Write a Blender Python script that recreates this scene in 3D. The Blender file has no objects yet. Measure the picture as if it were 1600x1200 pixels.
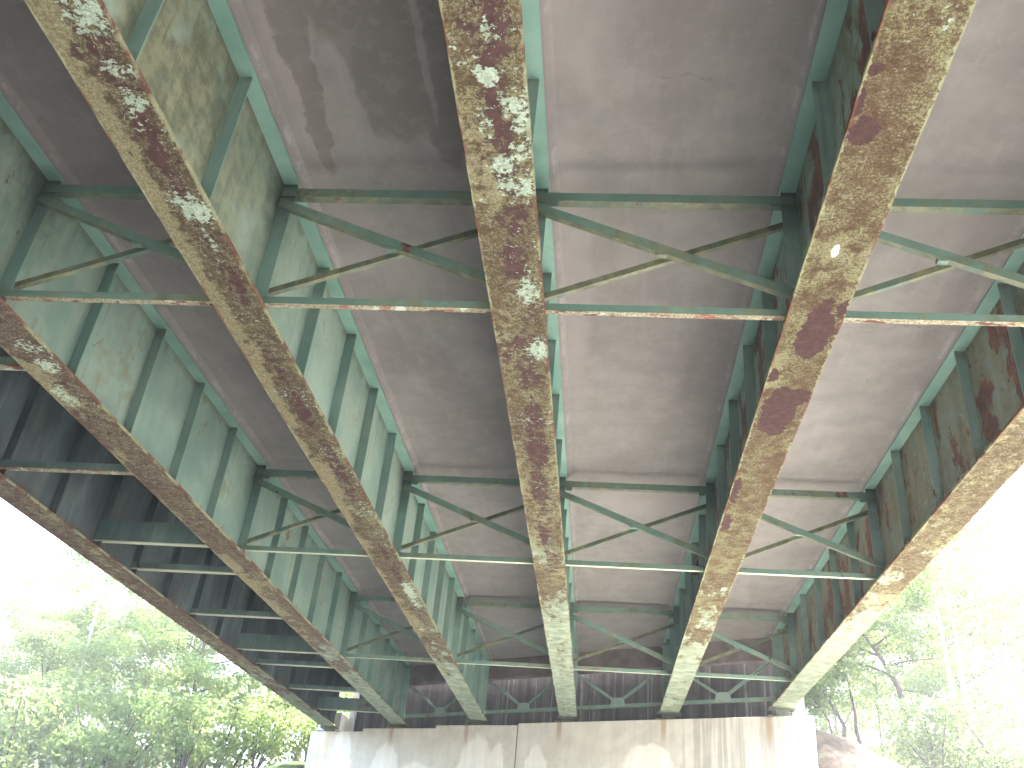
import bpy, math, random
import numpy as np
from mathutils import Vector, Matrix
random.seed(7); RNG = np.random.default_rng(11)
D = bpy.data; SC = bpy.context.scene; COL = SC.collection

# ------------------------------------------------------------------ geometry constants (metres)
EYE = 1.6
GX = [-7.589, -5.401, -3.111, -0.782, 1.570, 3.891]
SLOPE = 0.0252
Z0 = 4.180 + EYE                      # bottom flange underside at x = 0
FW = 0.44; TW = 0.30                  # bottom / top flange widths
DEPTH = 1.51                          # flange underside to top flange underside
SK = -0.487                           # skew of the abutment
CA = 22.12                            # abutment face: Y = CA + SK * x
KF = 0.0333                           # cross frames: Y = Yf + KF * x
YF = [6.069, 12.276, 18.506]; PIT = 6.2 / 5
YB = -9.0
def gz(x): return Z0 + SLOPE * x
def face(x, off=0.0): return CA + SK * x + off

# ------------------------------------------------------------------ object helpers
def link(o, parent=None):
    COL.objects.link(o)
    if parent is not None: o.parent = parent
    return o
def tag(o, label=None, cat=None, group=None, kind=None):
    if label: o['label'] = label
    if cat: o['category'] = cat
    if group: o['group'] = group
    if kind: o['kind'] = kind
    return o
def empty(name, loc, label, cat, group=None):
    o = D.objects.new(name, None); link(o); o.location = loc; o.empty_display_size = .2
    return tag(o, label, cat, group)

class MB:
    def __init__(s): s.v = []; s.f = []; s.m = []
    def add(s, vs, fs, mi=0):
        n = len(s.v); s.v += [tuple(p) for p in vs]
        s.f += [tuple(n + i for i in f) for f in fs]
        s.m += ([mi] * len(fs) if isinstance(mi, int) else list(mi))
    def hexa(s, p, mi=0):      # p: 8 points, bottom quad (ccw from above) then top quad
        s.add(p, [(3, 2, 1, 0), (4, 5, 6, 7), (0, 1, 5, 4), (1, 2, 6, 5), (2, 3, 7, 6), (3, 0, 4, 7)], mi)
    def box(s, x0, x1, y0, y1, z0, z1, mi=0):
        s.hexa([(x0,y0,z0),(x1,y0,z0),(x1,y1,z0),(x0,y1,z0),(x0,y0,z1),(x1,y0,z1),(x1,y1,z1),(x0,y1,z1)], mi)
    def slab(s, p0, p1, a, b, mi=0):
        """bar from p0 to p1 whose cross-section is the parallelogram spanned by a, b"""
        p0, p1, a, b = map(Vector, (p0, p1, a, b))
        q = [p0, p0 + a, p0 + a + b, p0 + b]; r = [v + (p1 - p0) for v in q]
        s.add(q + r, [(0,1,2,3),(7,6,5,4),(0,4,5,1),(1,5,6,2),(2,6,7,3),(3,7,4,0)], mi)
    def build(s, name, mats, parent=None, origin=(0,0,0), smooth=False, bevel=0):
        me = D.meshes.new(name)
        o = Vector(origin)
        me.from_pydata([tuple(Vector(p) - o) for p in s.v], [], s.f)
        if not isinstance(mats, (list, tuple)): mats = [mats]
        for m in mats: me.materials.append(m)
        me.polygons.foreach_set('material_index', s.m)
        me.update()
        import bmesh
        bm = bmesh.new(); bm.from_mesh(me)
        bmesh.ops.recalc_face_normals(bm, faces=bm.faces)
        if bevel: bmesh.ops.bevel(bm, geom=list(bm.edges), offset=bevel, segments=1, affect='EDGES')
        bm.to_mesh(me); bm.free()
        if smooth:
            for p in me.polygons: p.use_smooth = True
        ob = D.objects.new(name, me); link(ob, parent)
        if parent is None: ob.location = origin
        return ob

# ------------------------------------------------------------------ material helpers
class NT:
    def __init__(s, name, rough=.8, spec=.25):
        m = D.materials.new(name); m.use_nodes = True; s.mat = m; s.t = m.node_tree
        s.n = s.t.nodes; s.b = s.n['Principled BSDF']
        s.b.inputs['Roughness'].default_value = rough
        s.b.inputs['Specular IOR Level'].default_value = spec
    def put(s, sock, v):
        if isinstance(v, bpy.types.NodeSocket): s.t.links.new(v, sock)
        elif isinstance(v, (tuple, list)):
            v = tuple(v)
            sock.default_value = v if len(v) == len(sock.default_value) else (v + (1.,))[:len(sock.default_value)]
        else: sock.default_value = v
    def obj(s): 
        if not hasattr(s, '_o'): s._o = s.n.new('ShaderNodeTexCoord').outputs['Object']
        return s._o
    def pos(s):
        if not hasattr(s, '_p'): s._p = s.n.new('ShaderNodeNewGeometry').outputs['Position']
        return s._p
    def vm(s, op, a, b=None):
        n = s.n.new('ShaderNodeVectorMath'); n.operation = op; s.put(n.inputs[0], a)
        if b is not None:
            if op == 'SCALE': s.put(n.inputs['Scale'], b)
            else: s.put(n.inputs[1], b)
        return n.outputs['Value'] if op in ('LENGTH', 'DISTANCE', 'DOT_PRODUCT') else n.outputs['Vector']
    def ma(s, op, a, b=0., c=0., clamp=False):
        n = s.n.new('ShaderNodeMath'); n.operation = op; n.use_clamp = clamp
        for i, v in enumerate((a, b, c)): s.put(n.inputs[i], v)
        return n.outputs[0]
    def noise(s, vec, scale, detail=4., rough=.55, dist=0., color=False):
        n = s.n.new('ShaderNodeTexNoise'); s.put(n.inputs['Vector'], vec)
        n.inputs['Scale'].default_value = scale; n.inputs['Detail'].default_value = detail
        n.inputs['Roughness'].default_value = rough; n.inputs['Distortion'].default_value = dist
        return n.outputs['Color' if color else 'Fac']
    def step(s, v, lo, hi, a=0., b=1.):
        n = s.n.new('ShaderNodeMapRange'); n.interpolation_type = 'SMOOTHSTEP'
        s.put(n.inputs['Value'], v)
        for k, q in zip(('From Min', 'From Max', 'To Min', 'To Max'), (lo, hi, a, b)): s.put(n.inputs[k], q)
        return n.outputs['Result']
    def mix(s, f, a, b):
        n = s.n.new('ShaderNodeMix'); n.data_type = 'RGBA'
        s.put(n.inputs['Factor'], f); s.put(n.inputs[6], a); s.put(n.inputs[7], b)
        return n.outputs[2]
    def sep(s, v):
        n = s.n.new('ShaderNodeSeparateXYZ'); s.put(n.inputs[0], v); return n.outputs
    def bump(s, h, dist=.004, strength=.6):
        n = s.n.new('ShaderNodeBump'); s.put(n.inputs['Height'], h)
        n.inputs['Distance'].default_value = dist; n.inputs['Strength'].default_value = strength
        s.t.links.new(n.outputs[0], s.b.inputs['Normal'])
    def color(s, c): s.put(s.b.inputs['Base Color'], c)
    def warped(s, vec, scale, amt, detail=4.):
        c = s.noise(vec, scale, detail, .6, color=True)
        return s.vm('ADD', vec, s.vm('SCALE', s.vm('SUBTRACT', c, (.5, .5, .5)), amt))
    def patches(s, vec, lst, soft=.12):
        """max of soft ellipses (x, y, rx, ry) in the x-y plane of vec"""
        out = None
        for (x, y, rx, ry) in lst:
            v = s.vm('MULTIPLY', s.vm('SUBTRACT', vec, (x, y, 0)), (1 / rx, 1 / ry, 0))
            d = s.vm('LENGTH', v)
            m = s.step(d, 1 - soft, 1 + soft, 1, 0)
            out = m if out is None else s.ma('MAXIMUM', out, m)
        return out

# ---- weathered underside of a girder flange
def flange_mat(name, seed, red, white, tan, speck, green_y, reds=(), whites=(), cx=0., warm=0., flake_y=(0, 40), val=1., purple=0.):
    m = NT(name, .9, .1)
    o = m.vm('ADD', m.obj(), (seed * 7.3, seed * 3.1, seed * 1.7))
    xyz = m.sep(m.obj()); x, y = xyz[0], xyz[1]
    big = m.noise(m.vm('MULTIPLY', o, (1.6, .6, 1)), 1.6, 3)
    med = m.noise(o, 9, 6, .62)
    fine = m.noise(o, 48, 4, .7)
    vfine = m.noise(o, 130, 2, .7)
    grain = m.ma('ADD', m.ma('MULTIPLY', fine, .6), m.ma('MULTIPLY', vfine, .4))
    V = lambda r, g, b_: (r * val * .74, g * val * .79, b_ * val * .72)
    brown = m.mix(m.step(med, .35, .65), V(.115 + .03 * warm + .01 * purple, .083 - .008 * purple, .052 + .018 * purple), V(.20 + .02 * warm, .155 - .01 * purple, .098 + .022 * purple))
    col = m.mix(m.step(grain, .42, .60), m.mix(.6, brown, V(.065, .042, .030)), brown)
    # lichen / chalked paint speckle
    sm = m.ma('MULTIPLY', m.step(m.ma('ADD', grain, m.ma('MULTIPLY', m.ma('SUBTRACT', big, .5), .40)), .57 - .12 * speck, .61), m.step(med, .34, .56))
    col = m.mix(m.ma('MULTIPLY', sm, .85), col, V(.36, .345, .20))
    # ochre-tan weathered paint in soft zones
    tz = m.step(m.ma('ADD', m.ma('ADD', big, m.ma('MULTIPLY', med, .45)), m.ma('MULTIPLY', x, -tan[1])), .92 - tan[0], 1.02 - tan[0])
    tcol = m.mix(m.step(grain, .42, .56), V(.21, .165, .10), V(.36, .315, .205))
    col = m.mix(m.ma('MULTIPLY', tz, .85), col, tcol)
    pit = m.step(m.noise(m.vm('ADD', o, (4, 8, 1)), 22, 9, .75), .56, .62)
    col = m.mix(m.ma('MULTIPLY', pit, .55), col, V(.085, .058, .040))
    pl = m.step(m.noise(m.vm('ADD', o, (14, 2, 1)), 13, 9, .72), .57, .62)
    col = m.mix(m.ma('MULTIPLY', pl, .55), col, V(.34, .31, .215))
    w1 = m.warped(m.obj(), 6, .13, 3)
    wv = m.warped(w1, 24, .040, 5); wv2 = m.warped(m.warped(wv, 13, .09, 2), 85, .012, 3)
    # exposed maroon primer
    ax = m.ma('ABSOLUTE', m.ma('SUBTRACT', x, cx))
    rn = m.noise(m.vm('MULTIPLY', o, (1.1, .95, 1)), 12 if red > -.08 else 9, 10, .76, .25)
    bias = m.step(ax, .03, .20, .045, -.07)
    zonef = m.ma('MULTIPLY', m.ma('SUBTRACT', m.noise(o, 1.1, 2), .5), .30)
    rv = m.ma('ADD', m.ma('ADD', m.ma('ADD', rn, bias), zonef), m.ma('MULTIPLY', m.ma('SUBTRACT', fine, .5), .30))
    if reds:
        # ragged, broken outlines
        rp = m.patches(wv2, reds, .22 if red > -.08 else .02)
        if red > -.08: rv = m.ma('ADD', rv, m.ma('MULTIPLY', rp, .10)); rmask = m.step(rv, .61 - red, .622 - red)
        else: rmask = m.ma('MAXIMUM', m.step(rv, .61 - red, .622 - red), rp)
    else: rmask = m.step(rv, .61 - red, .622 - red)
    prim = m.mix(m.step(m.noise(o, 14, 4), .35, .7), V(.082, .042, .044), V(.118, .062, .064))
    prim = m.mix(m.ma('MULTIPLY', m.step(m.noise(o, 30, 4), .58, .66), .30), prim, V(.26, .095, .06))
    prim = m.mix(m.ma('MULTIPLY', m.step(vfine, .45, .7), .30), prim, V(.17, .105, .095))
    rim = m.ma('MULTIPLY', m.step(rv, .565 - red, .60 - red), m.step(m.noise(m.vm('ADD', o, (2, 2, 7)), 15, 6, .7), .44, .52))
    col = m.mix(m.ma('MULTIPLY', rim, .75), col, m.mix(m.step(grain, .42, .58), V(.27, .25, .17), V(.46, .46, .34)))
    col = m.mix(rmask, col, prim)
    # thick white paint flakes
    wn = m.noise(m.vm('ADD', o, (31, 5, 2)), 27, 8, .66, .3)
    wz = m.noise(m.vm('ADD', o, (3, 55, 2)), 1.7, 3)
    wval = m.ma('ADD', m.ma('ADD', wn, m.ma('MULTIPLY', m.ma('SUBTRACT', wz, .5), .50)), m.ma('MULTIPLY', m.ma('SUBTRACT', x, cx), .16))
    wval = m.ma('ADD', wval, m.step(y, flake_y[0], flake_y[1], 0, -.3))
    if whites:
        pm = m.patches(m.warped(wv, 14, .07, 3), whites, .85)
        wval = m.ma('ADD', wval, m.ma('MULTIPLY', pm, .22))
    wmask = m.step(wval, .665 - white, .682 - white)
    wcol = m.mix(m.step(grain, .44, .56), V(.36, .42, .345), V(.58, .65, .56))
    col = m.mix(wmask, col, wcol)
    # sound pale green paint towards the abutment
    gn = m.ma('ADD', m.ma('MULTIPLY', m.noise(m.vm('MULTIPLY', m.vm('ADD', o, (9, 9, 9)), (1.3, .55, 1)), 3.2, 10, .74), 1.3), m.ma('MULTIPLY', m.ma('SUBTRACT', m.noise(o, .9, 2), .5), .5))
    gr_ = m.n.new('ShaderNodeMapRange'); m.put(gr_.inputs[0], y)
    for i_, v_ in enumerate((green_y, green_y + 11, -.36, .20), 1): gr_.inputs[i_].default_value = v_
    gv = m.ma('ADD', gr_.outputs[0], gn)
    gmask = m.ma('MULTIPLY', m.step(gv, .62, .72), .92)
    gcol = m.mix(m.step(m.noise(o, 5, 5), .35, .7), (.21, .255, .18), (.35, .42, .32))
    gcol = m.mix(m.ma('MULTIPLY', m.step(m.noise(m.vm('MULTIPLY', o, (1, 3, 1)), 5, 9, .75), .52, .60), .75), gcol, (.17, .145, .08))
    col = m.mix(gmask, col, gcol)
    # rusty, chipped outer edges
    ex = m.ma('ADD', m.ma('ABSOLUTE', x), m.ma('MULTIPLY', m.ma('SUBTRACT', m.noise(o, 14, 5, .65), .5), .10))
    em = m.step(ex, .205, .211)
    ecol = m.mix(m.step(m.noise(o, 2.2, 3), .45, .55), (.30, .31, .19), (.15, .06, .045))
    col = m.mix(m.ma('MULTIPLY', em, .7), col, ecol)
    m.color(col)
    h = m.ma('ADD', m.ma('MULTIPLY', rmask, -1.0), m.ma('ADD', m.ma('MULTIPLY', wmask, 1.1), m.ma('MULTIPLY', grain, 1.0)))
    m.bump(h, .006, .8)
    return m.mat

# ---- green painted steel, with grime and rust of its own
def green_mat(name, seed, rust=.0, olive=.5, dark=0., tint=(1, 1, 1), olive_box=None, streak=1., rscale=2.0, grime=1):
    m = NT(name, .55, .3)
    p = m.pos()
    o = m.vm('ADD', p, (seed * 5.1, seed * 2.7, seed * 3.3))
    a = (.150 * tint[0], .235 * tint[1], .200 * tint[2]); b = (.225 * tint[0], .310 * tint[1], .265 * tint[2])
    n1 = m.noise(o, 1.3, 5); n2 = m.noise(o, 7, 6, .65); fine = m.noise(o, 60, 3, .7)
    col = m.mix(m.step(n1, .35, .65), a, b)
    st = m.noise(m.vm('MULTIPLY', o, (3, 3, .35)), 2.4, 6, .6)
    col = m.mix(m.ma('MULTIPLY', m.step(st, .45, .72), .45 * streak), col, (.275, .315, .25))
    ov = m.ma('ADD', m.ma('MULTIPLY', n2, .5), m.ma('MULTIPLY', n1, .5))
    om = m.step(ov, .60 - .2 * olive, .74 - .2 * olive)
    if olive_box:
        y = m.sep(p)[1]
        om = m.ma('MAXIMUM', om, m.ma('MULTIPLY', m.step(y, olive_box[0], olive_box[1], 1, 0), m.step(m.noise(o, 1.8, 6, .6), .28, .48)))
    ocol = m.mix(m.step(m.ma('ADD', m.ma('MULTIPLY', n2, .55), m.ma('ADD', m.ma('MULTIPLY', st, .35), m.ma('MULTIPLY', fine, .15))), .42, .62), (.070, .056, .022), (.225, .215, .115))
    col = m.mix(m.ma('MULTIPLY', om, .75), col, ocol)
    if rust > 0:
        rv = m.noise(m.vm('MULTIPLY', o, (1, 1, .5)), rscale, 10, .70, .3)
        rm = m.step(rv, .66 - rust, .69 - rust)
        rc = m.mix(m.step(n2, .4, .6), (.085, .022, .022), (.19, .06, .035))
        col = m.mix(m.ma('MULTIPLY', rm, .92), col, rc)
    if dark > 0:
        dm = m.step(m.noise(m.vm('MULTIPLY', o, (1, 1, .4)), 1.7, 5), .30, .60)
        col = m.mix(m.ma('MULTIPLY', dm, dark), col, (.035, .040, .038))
    col = m.mix(m.ma('MULTIPLY', m.step(fine, .55, .75), .25), col, (.10, .11, .08))
    # black grime gathered where the cross frames meet the girders
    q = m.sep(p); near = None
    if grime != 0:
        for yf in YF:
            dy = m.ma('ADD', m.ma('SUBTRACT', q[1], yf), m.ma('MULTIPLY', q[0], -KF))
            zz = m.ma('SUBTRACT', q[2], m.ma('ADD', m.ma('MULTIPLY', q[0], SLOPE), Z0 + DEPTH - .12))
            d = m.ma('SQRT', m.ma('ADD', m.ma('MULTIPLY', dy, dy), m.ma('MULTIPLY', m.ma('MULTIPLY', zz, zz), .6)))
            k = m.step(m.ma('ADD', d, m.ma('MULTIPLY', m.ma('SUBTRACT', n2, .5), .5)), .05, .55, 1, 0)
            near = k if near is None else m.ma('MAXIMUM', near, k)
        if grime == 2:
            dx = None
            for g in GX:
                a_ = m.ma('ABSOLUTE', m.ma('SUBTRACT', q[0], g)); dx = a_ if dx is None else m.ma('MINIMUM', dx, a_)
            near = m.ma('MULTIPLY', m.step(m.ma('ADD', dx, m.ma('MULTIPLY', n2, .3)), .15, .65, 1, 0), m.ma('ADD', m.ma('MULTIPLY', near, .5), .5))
        if grime == 1:
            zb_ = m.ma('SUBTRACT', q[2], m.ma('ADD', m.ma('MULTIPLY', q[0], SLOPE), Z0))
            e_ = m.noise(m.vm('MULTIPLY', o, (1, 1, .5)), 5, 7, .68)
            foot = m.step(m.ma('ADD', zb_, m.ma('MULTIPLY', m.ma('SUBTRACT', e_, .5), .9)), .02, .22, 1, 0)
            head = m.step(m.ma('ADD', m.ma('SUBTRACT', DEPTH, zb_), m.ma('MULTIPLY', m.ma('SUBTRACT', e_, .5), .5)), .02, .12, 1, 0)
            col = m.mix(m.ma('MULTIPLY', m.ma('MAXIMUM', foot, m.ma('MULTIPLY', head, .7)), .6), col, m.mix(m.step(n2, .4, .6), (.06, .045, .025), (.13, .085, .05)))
            run = m.ma('MULTIPLY', m.step(m.noise(m.vm('MULTIPLY', o, (9, 9, .45)), 2.0, 5, .6), .58, .68), .35)
            col = m.mix(run, col, (.085, .075, .045))
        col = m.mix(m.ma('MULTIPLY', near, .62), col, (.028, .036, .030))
    m.color(col); m.bump(m.ma('ADD', fine, n2), .002, .5)
    return m.mat

# ---- chipped underside of the small angles
def chord_under_mat(name, seed, red, green_y):
    m = NT(name, .85, .15); p = m.pos(); o = m.vm('ADD', p, (seed * 5.1, seed * 2.7, 0))
    n = m.noise(m.vm('MULTIPLY', o, (1, 3, 3)), 5, 6, .65); f = m.noise(o, 40, 3, .7)
    col = m.mix(m.step(f, .40, .6), (.19, .165, .105), (.36, .33, .23))
    col = m.mix(m.step(n, .57 - red, .60 - red), col, m.mix(m.step(m.noise(o, 2.1, 3), .45, .58), (.10, .045, .042), (.24, .085, .055)))
    col = m.mix(m.step(m.noise(o, 6, 6), .60, .62), col, (.45, .48, .40))
    y = m.sep(p)[1]
    col = m.mix(m.step(m.ma('ADD', y, m.ma('MULTIPLY', n, 4)), green_y, green_y + 2), col, m.mix(f, (.40, .42, .28), (.52, .56, .42)))
    m.color(col); m.bump(f, .003, .6)
    return m.mat

def deck_mat():
    m = NT('deck_concrete', .9, .15); p = m.pos(); xyz = m.sep(p); x, y = xyz[0], xyz[1]
    n1 = m.noise(p, .55, 4); n2 = m.noise(p, 2.4, 6, .62); n3 = m.noise(p, 11, 5, .65); fine = m.noise(p, 90, 3, .7)
    col = m.mix(m.step(n2, .35, .66), (.200, .187, .175), (.236, .222, .209))
    col = m.mix(m.ma('MULTIPLY', m.step(n1, .42, .62), .30), col, (.175, .164, .154))
    # long marks left along the girders by the forms
    ln = m.noise(m.vm('MULTIPLY', p, (7, .45, 1)), 1.2, 4, .6)
    col = m.mix(m.ma('MULTIPLY', m.step(ln, .52, .70), .18), col, (.29, .265, .25))
    ln2 = m.noise(m.vm('MULTIPLY', m.vm('ADD', p, (5, 3, 0)), (4, .7, 1)), .9, 5, .6)
    col = m.mix(m.ma('MULTIPLY', m.step(ln2, .52, .72), .28), col, (.150, .130, .125))
    # damp stains with a crisp edge
    w = m.warped(p, 1.6, .45, 5)
    wet = m.patches(w, [(-1.90, 4.45, .50, 1.05), (-2.05, 3.6, .55, .9), (-1.50, 4.9, .22, .95), (-2.62, 5.0, .10, .95), (-2.6, 4.3, .16, .6)], .10)
    dry = m.patches(m.warped(p, 4, .10, 4), [(-2.33, 4.85, .13, .42), (-1.58, 4.4, .035, .9), (-2.28, 5.25, .12, .35)], .2)
    wet = m.ma('MULTIPLY', wet, m.ma('SUBTRACT', 1., dry))
    soft = m.patches(w, [(-2.64, 9.04, .20, .5), (-2.15, 9.5, .26, .7), (-2.0, 10.6, .55, 1.1), (-1.7, 18.0, .6, 1.2), (1.15, 9.5, .35, 1.2), (.6, 3.8, .8, 1.2), (-4.74, 5.2, .6, 2.2), (-4.2, 9.5, .5, 1.6)], .45)
    pale = m.patches(w, [(-.37, 4.3, .32, .55), (-.45, 8, .18, 2.5), (4.5, 9.4, .35, 1.4), (-2.7, 4.0, .16, 1.6), (-1.25, 8, .05, 2.2), (.8, 13.2, .9, .7)], .5)
    col = m.mix(m.ma('MULTIPLY', pale, .35), col, (.315, .275, .268))
    col = m.mix(m.ma('MULTIPLY', soft, .42), col, (.140, .120, .114))
    col = m.mix(m.ma('MULTIPLY', wet, .62), col, (.120, .108, .094))
    # grime at the transverse joints beside the cross frames
    for yj in (12.05, 18.3, 5.82):
        d = m.ma('ABSOLUTE', m.ma('SUBTRACT', m.ma('ADD', y, m.ma('MULTIPLY', m.ma('SUBTRACT', n3, .5), .25)), yj))
        col = m.mix(m.ma('MULTIPLY', m.step(d, .0, .12, 1, 0), .12), col, (.10, .08, .078))
    # hairline cracks across
    for yj, x0, x1 in ((8.35, 2.2, 3.6), (9.45, 2.6, 3.3), (4.9, .0, .7)):
        d = m.ma('ABSOLUTE', m.ma('SUBTRACT', m.ma('ADD', y, m.ma('MULTIPLY', m.ma('SUBTRACT', n2, .5), .5)), yj))
        k = m.ma('MULTIPLY', m.step(d, .0, .014, 1, 0), m.ma('MULTIPLY', m.step(x, x0, x0 + .2), m.step(x, x1, x1 + .2, 1, 0)))
        col = m.mix(m.ma('MULTIPLY', k, m.step(n3, .42, .60, 0, .5)), col, (.10, .075, .07))
    # left bay's shade painted as near-black deck between the two left girders
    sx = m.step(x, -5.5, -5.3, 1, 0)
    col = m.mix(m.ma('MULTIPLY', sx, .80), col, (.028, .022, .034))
    # strip dirt beside the haunches
    for g in GX[1:]:
        d = m.ma('ABSOLUTE', m.ma('SUBTRACT', x, g))
        col = m.mix(m.ma('MULTIPLY', m.step(m.ma('ADD', d, m.ma('MULTIPLY', n3, .06)), .20, .26, 1, 0), .30), col, (.17, .135, .140))
        lime = m.ma('MULTIPLY', m.ma('MULTIPLY', m.step(d, .175, .19), m.step(m.ma('ADD', d, m.ma('MULTIPLY', m.ma('SUBTRACT', n3, .5), .10)), .20, .215, 1, 0)), m.step(n2, .50, .60))
        col = m.mix(m.ma('MULTIPLY', lime, .3), col, (.40, .41, .40))
    spot = m.step(m.noise(p, 16, 4, .6), .70, .74)
    col = m.mix(m.ma('MULTIPLY', spot, .4), col, (.10, .08, .075))
    blot = m.noise(m.vm('ADD', p, (3, 1, 0)), 4.5, 8, .70)
    col = m.mix(m.ma('MULTIPLY', m.step(blot, .52, .56), .16), col, (.285, .262, .245))
    col = m.mix(m.ma('MULTIPLY', m.step(fine, .55, .75), .12), col, (.32, .28, .275))
    m.color(col); m.bump(m.ma('ADD', m.ma('MULTIPLY', fine, .5), n3), .004, .5)
    return m.mat

def wall_mat(name, kind):
    m = NT(name, .9, .15); p = m.pos(); xyz = m.sep(p); x, z = xyz[0], xyz[2]
    n2 = m.noise(p, 2.4, 6, .62); n3 = m.noise(p, 12, 5, .65); fine = m.noise(p, 70, 3, .7)
    vs = m.noise(m.vm('MULTIPLY', p, (3.2, 3.2, .10)), 1.5, 6, .62)
    vs2 = m.noise(m.vm('MULTIPLY', m.vm('ADD', p, (7, 2, 0)), (7, 7, .16)), 1.6, 6, .62)
    if kind == 'face':
        col = m.mix(m.step(n2, .3, .7), (.47, .45, .385), (.58, .56, .49))
        # paler rubbed patches with blunt outlines (x, z)
        xz = m.n.new('ShaderNodeCombineXYZ'); m.put(xz.inputs[0], x); m.put(xz.inputs[1], z)
        w = m.warped(xz.outputs[0], 2.6, .35, 4)
        pale = m.patches(w, [(-3.05, 4.2, .50, 1.1), (-4.6, 3.9, .75, .75), (-2.5, 4.15, .20, 1.0), (-5.6, 4.1, .45, 1.0), (-1.5, 4.1, .30, 1.0), (.15, 3.9, .45, .7), (-.5, 3.6, .16, .7), (1.1, 4.55, .55, .55), (1.3, 3.9, .75, .8), (-7.0, 4.2, .35, 1.4)], .10)
        col = m.mix(m.ma('MULTIPLY', pale, .70), col, (.76, .74, .68))
        # run-off streaks, mostly on the right half
        sm = m.ma('MULTIPLY', m.step(vs, .47, .56), m.step(x, 1.4, 2.2, .10, .48))
        col = m.mix(sm, col, (.225, .205, .18))
        col = m.mix(m.ma('MULTIPLY', m.step(vs2, .54, .60), m.step(x, .8, 2.2, .10, .6)), col, (.60, .57, .50))
        # orange rust run at the left end
        om = m.ma('MULTIPLY', m.step(x, -7.5, -7.0, 1, 0), m.step(vs2, .40, .60))
        col = m.mix(m.ma('MULTIPLY', om, .6), col, (.52, .36, .18))
        for xr in (-.95, 1.45, -3.35, -5.5, 3.6):
            d = m.ma('ABSOLUTE', m.ma('SUBTRACT', m.ma('ADD', x, m.ma('MULTIPLY', n3, .05)), xr))
            k = m.ma('MULTIPLY', m.step(d, .02, .09, 1, 0), m.step(m.ma('ADD', z, m.ma('MULTIPLY', n2, .6)), 5.2, 5.7))
            col = m.mix(m.ma('MULTIPLY', k, .6), col, (.30, .17, .07))
        # joint crack
        d = m.ma('ABSOLUTE', m.ma('SUBTRACT', m.ma('ADD', x, m.ma('MULTIPLY', n3, .03)), -2.0))
        col = m.mix(m.ma('MULTIPLY', m.step(d, .008, .022, 1, 0), .85), col, (.05, .045, .04))
    elif kind == 'pale':
        col = m.mix(m.step(n2, .3, .7), (.46, .45, .38), (.60, .59, .52))
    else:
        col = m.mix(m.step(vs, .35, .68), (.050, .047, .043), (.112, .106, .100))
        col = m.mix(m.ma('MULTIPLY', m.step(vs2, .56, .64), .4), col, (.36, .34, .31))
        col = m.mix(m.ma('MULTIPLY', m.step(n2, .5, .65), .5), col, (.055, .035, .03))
    col = m.mix(m.ma('MULTIPLY', m.step(fine, .5, .75), .2), col, (.2, .19, .16))
    m.color(col); m.bump(m.ma('ADD', m.ma('MULTIPLY', fine, .4), n3), .006, .5)
    return m.mat

def bark_mat(name, a, b):
    m = NT(name, .9, .1); p = m.obj()
    n = m.noise(m.vm('MULTIPLY', p, (4, 4, .8)), 3, 6, .65)
    m.color(m.mix(m.step(n, .35, .65), a, b)); m.bump(n, .02, .8)
    return m.mat

def leaf_mat(name, a, b, tr=.52):
    m = NT(name, .6, .2); p = m.pos()
    oi = m.n.new('ShaderNodeObjectInfo').outputs['Random']
    n = m.noise(p, 1.1, 3); n2 = m.noise(p, 9, 2)
    f = m.ma('ADD', m.ma('MULTIPLY', n, .8), m.ma('ADD', m.ma('MULTIPLY', n2, .5), m.ma('MULTIPLY', m.ma('SUBTRACT', oi, .5), .3)))
    col = m.mix(m.step(f, .38, .88), a, b)
    m.color(col)
    t = m.n.new('ShaderNodeBsdfTranslucent'); m.put(t.inputs[0], m.mix(.5, col, (b[0] * 1.5, b[1] * 1.35, b[2])))
    mx = m.n.new('ShaderNodeMixShader'); mx.inputs[0].default_value = tr
    out = m.n['Material Output']
    m.t.links.new(m.b.outputs[0], mx.inputs[1]); m.t.links.new(t.outputs[0], mx.inputs[2])
    m.t.links.new(mx.outputs[0], out.inputs['Surface'])
    return m.mat

# ------------------------------------------------------------------ camera
FPX = 1389.32
right = Vector((0.99331, 0.07760, 0.08552)); 
cam = D.cameras.new('camera'); co = D.objects.new('camera', cam); link(co); SC.camera = co
pitch, yaw, roll = CAMANG = (PITCH, YAW, ROLL) = (0.5323, -0.1307, 0.1030)
cp, sp, cy, sy, cr, sr = math.cos(pitch), math.sin(pitch), math.cos(yaw), math.sin(yaw), math.cos(roll), math.sin(roll)
fwd = Vector((sy * cp, cy * cp, sp)); r0 = Vector((cy, -sy, 0)); u0 = r0.cross(fwd)
rv = cr * r0 + sr * u0; uv = -sr * r0 + cr * u0
co.matrix_world = Matrix(((rv.x, uv.x, -fwd.x, 0), (rv.y, uv.y, -fwd.y, 0), (rv.z, uv.z, -fwd.z, EYE), (0, 0, 0, 1)))
cam.sensor_width = 36; cam.lens = FPX / 1600 * 36; cam.clip_start = .05; cam.clip_end = 2000

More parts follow.
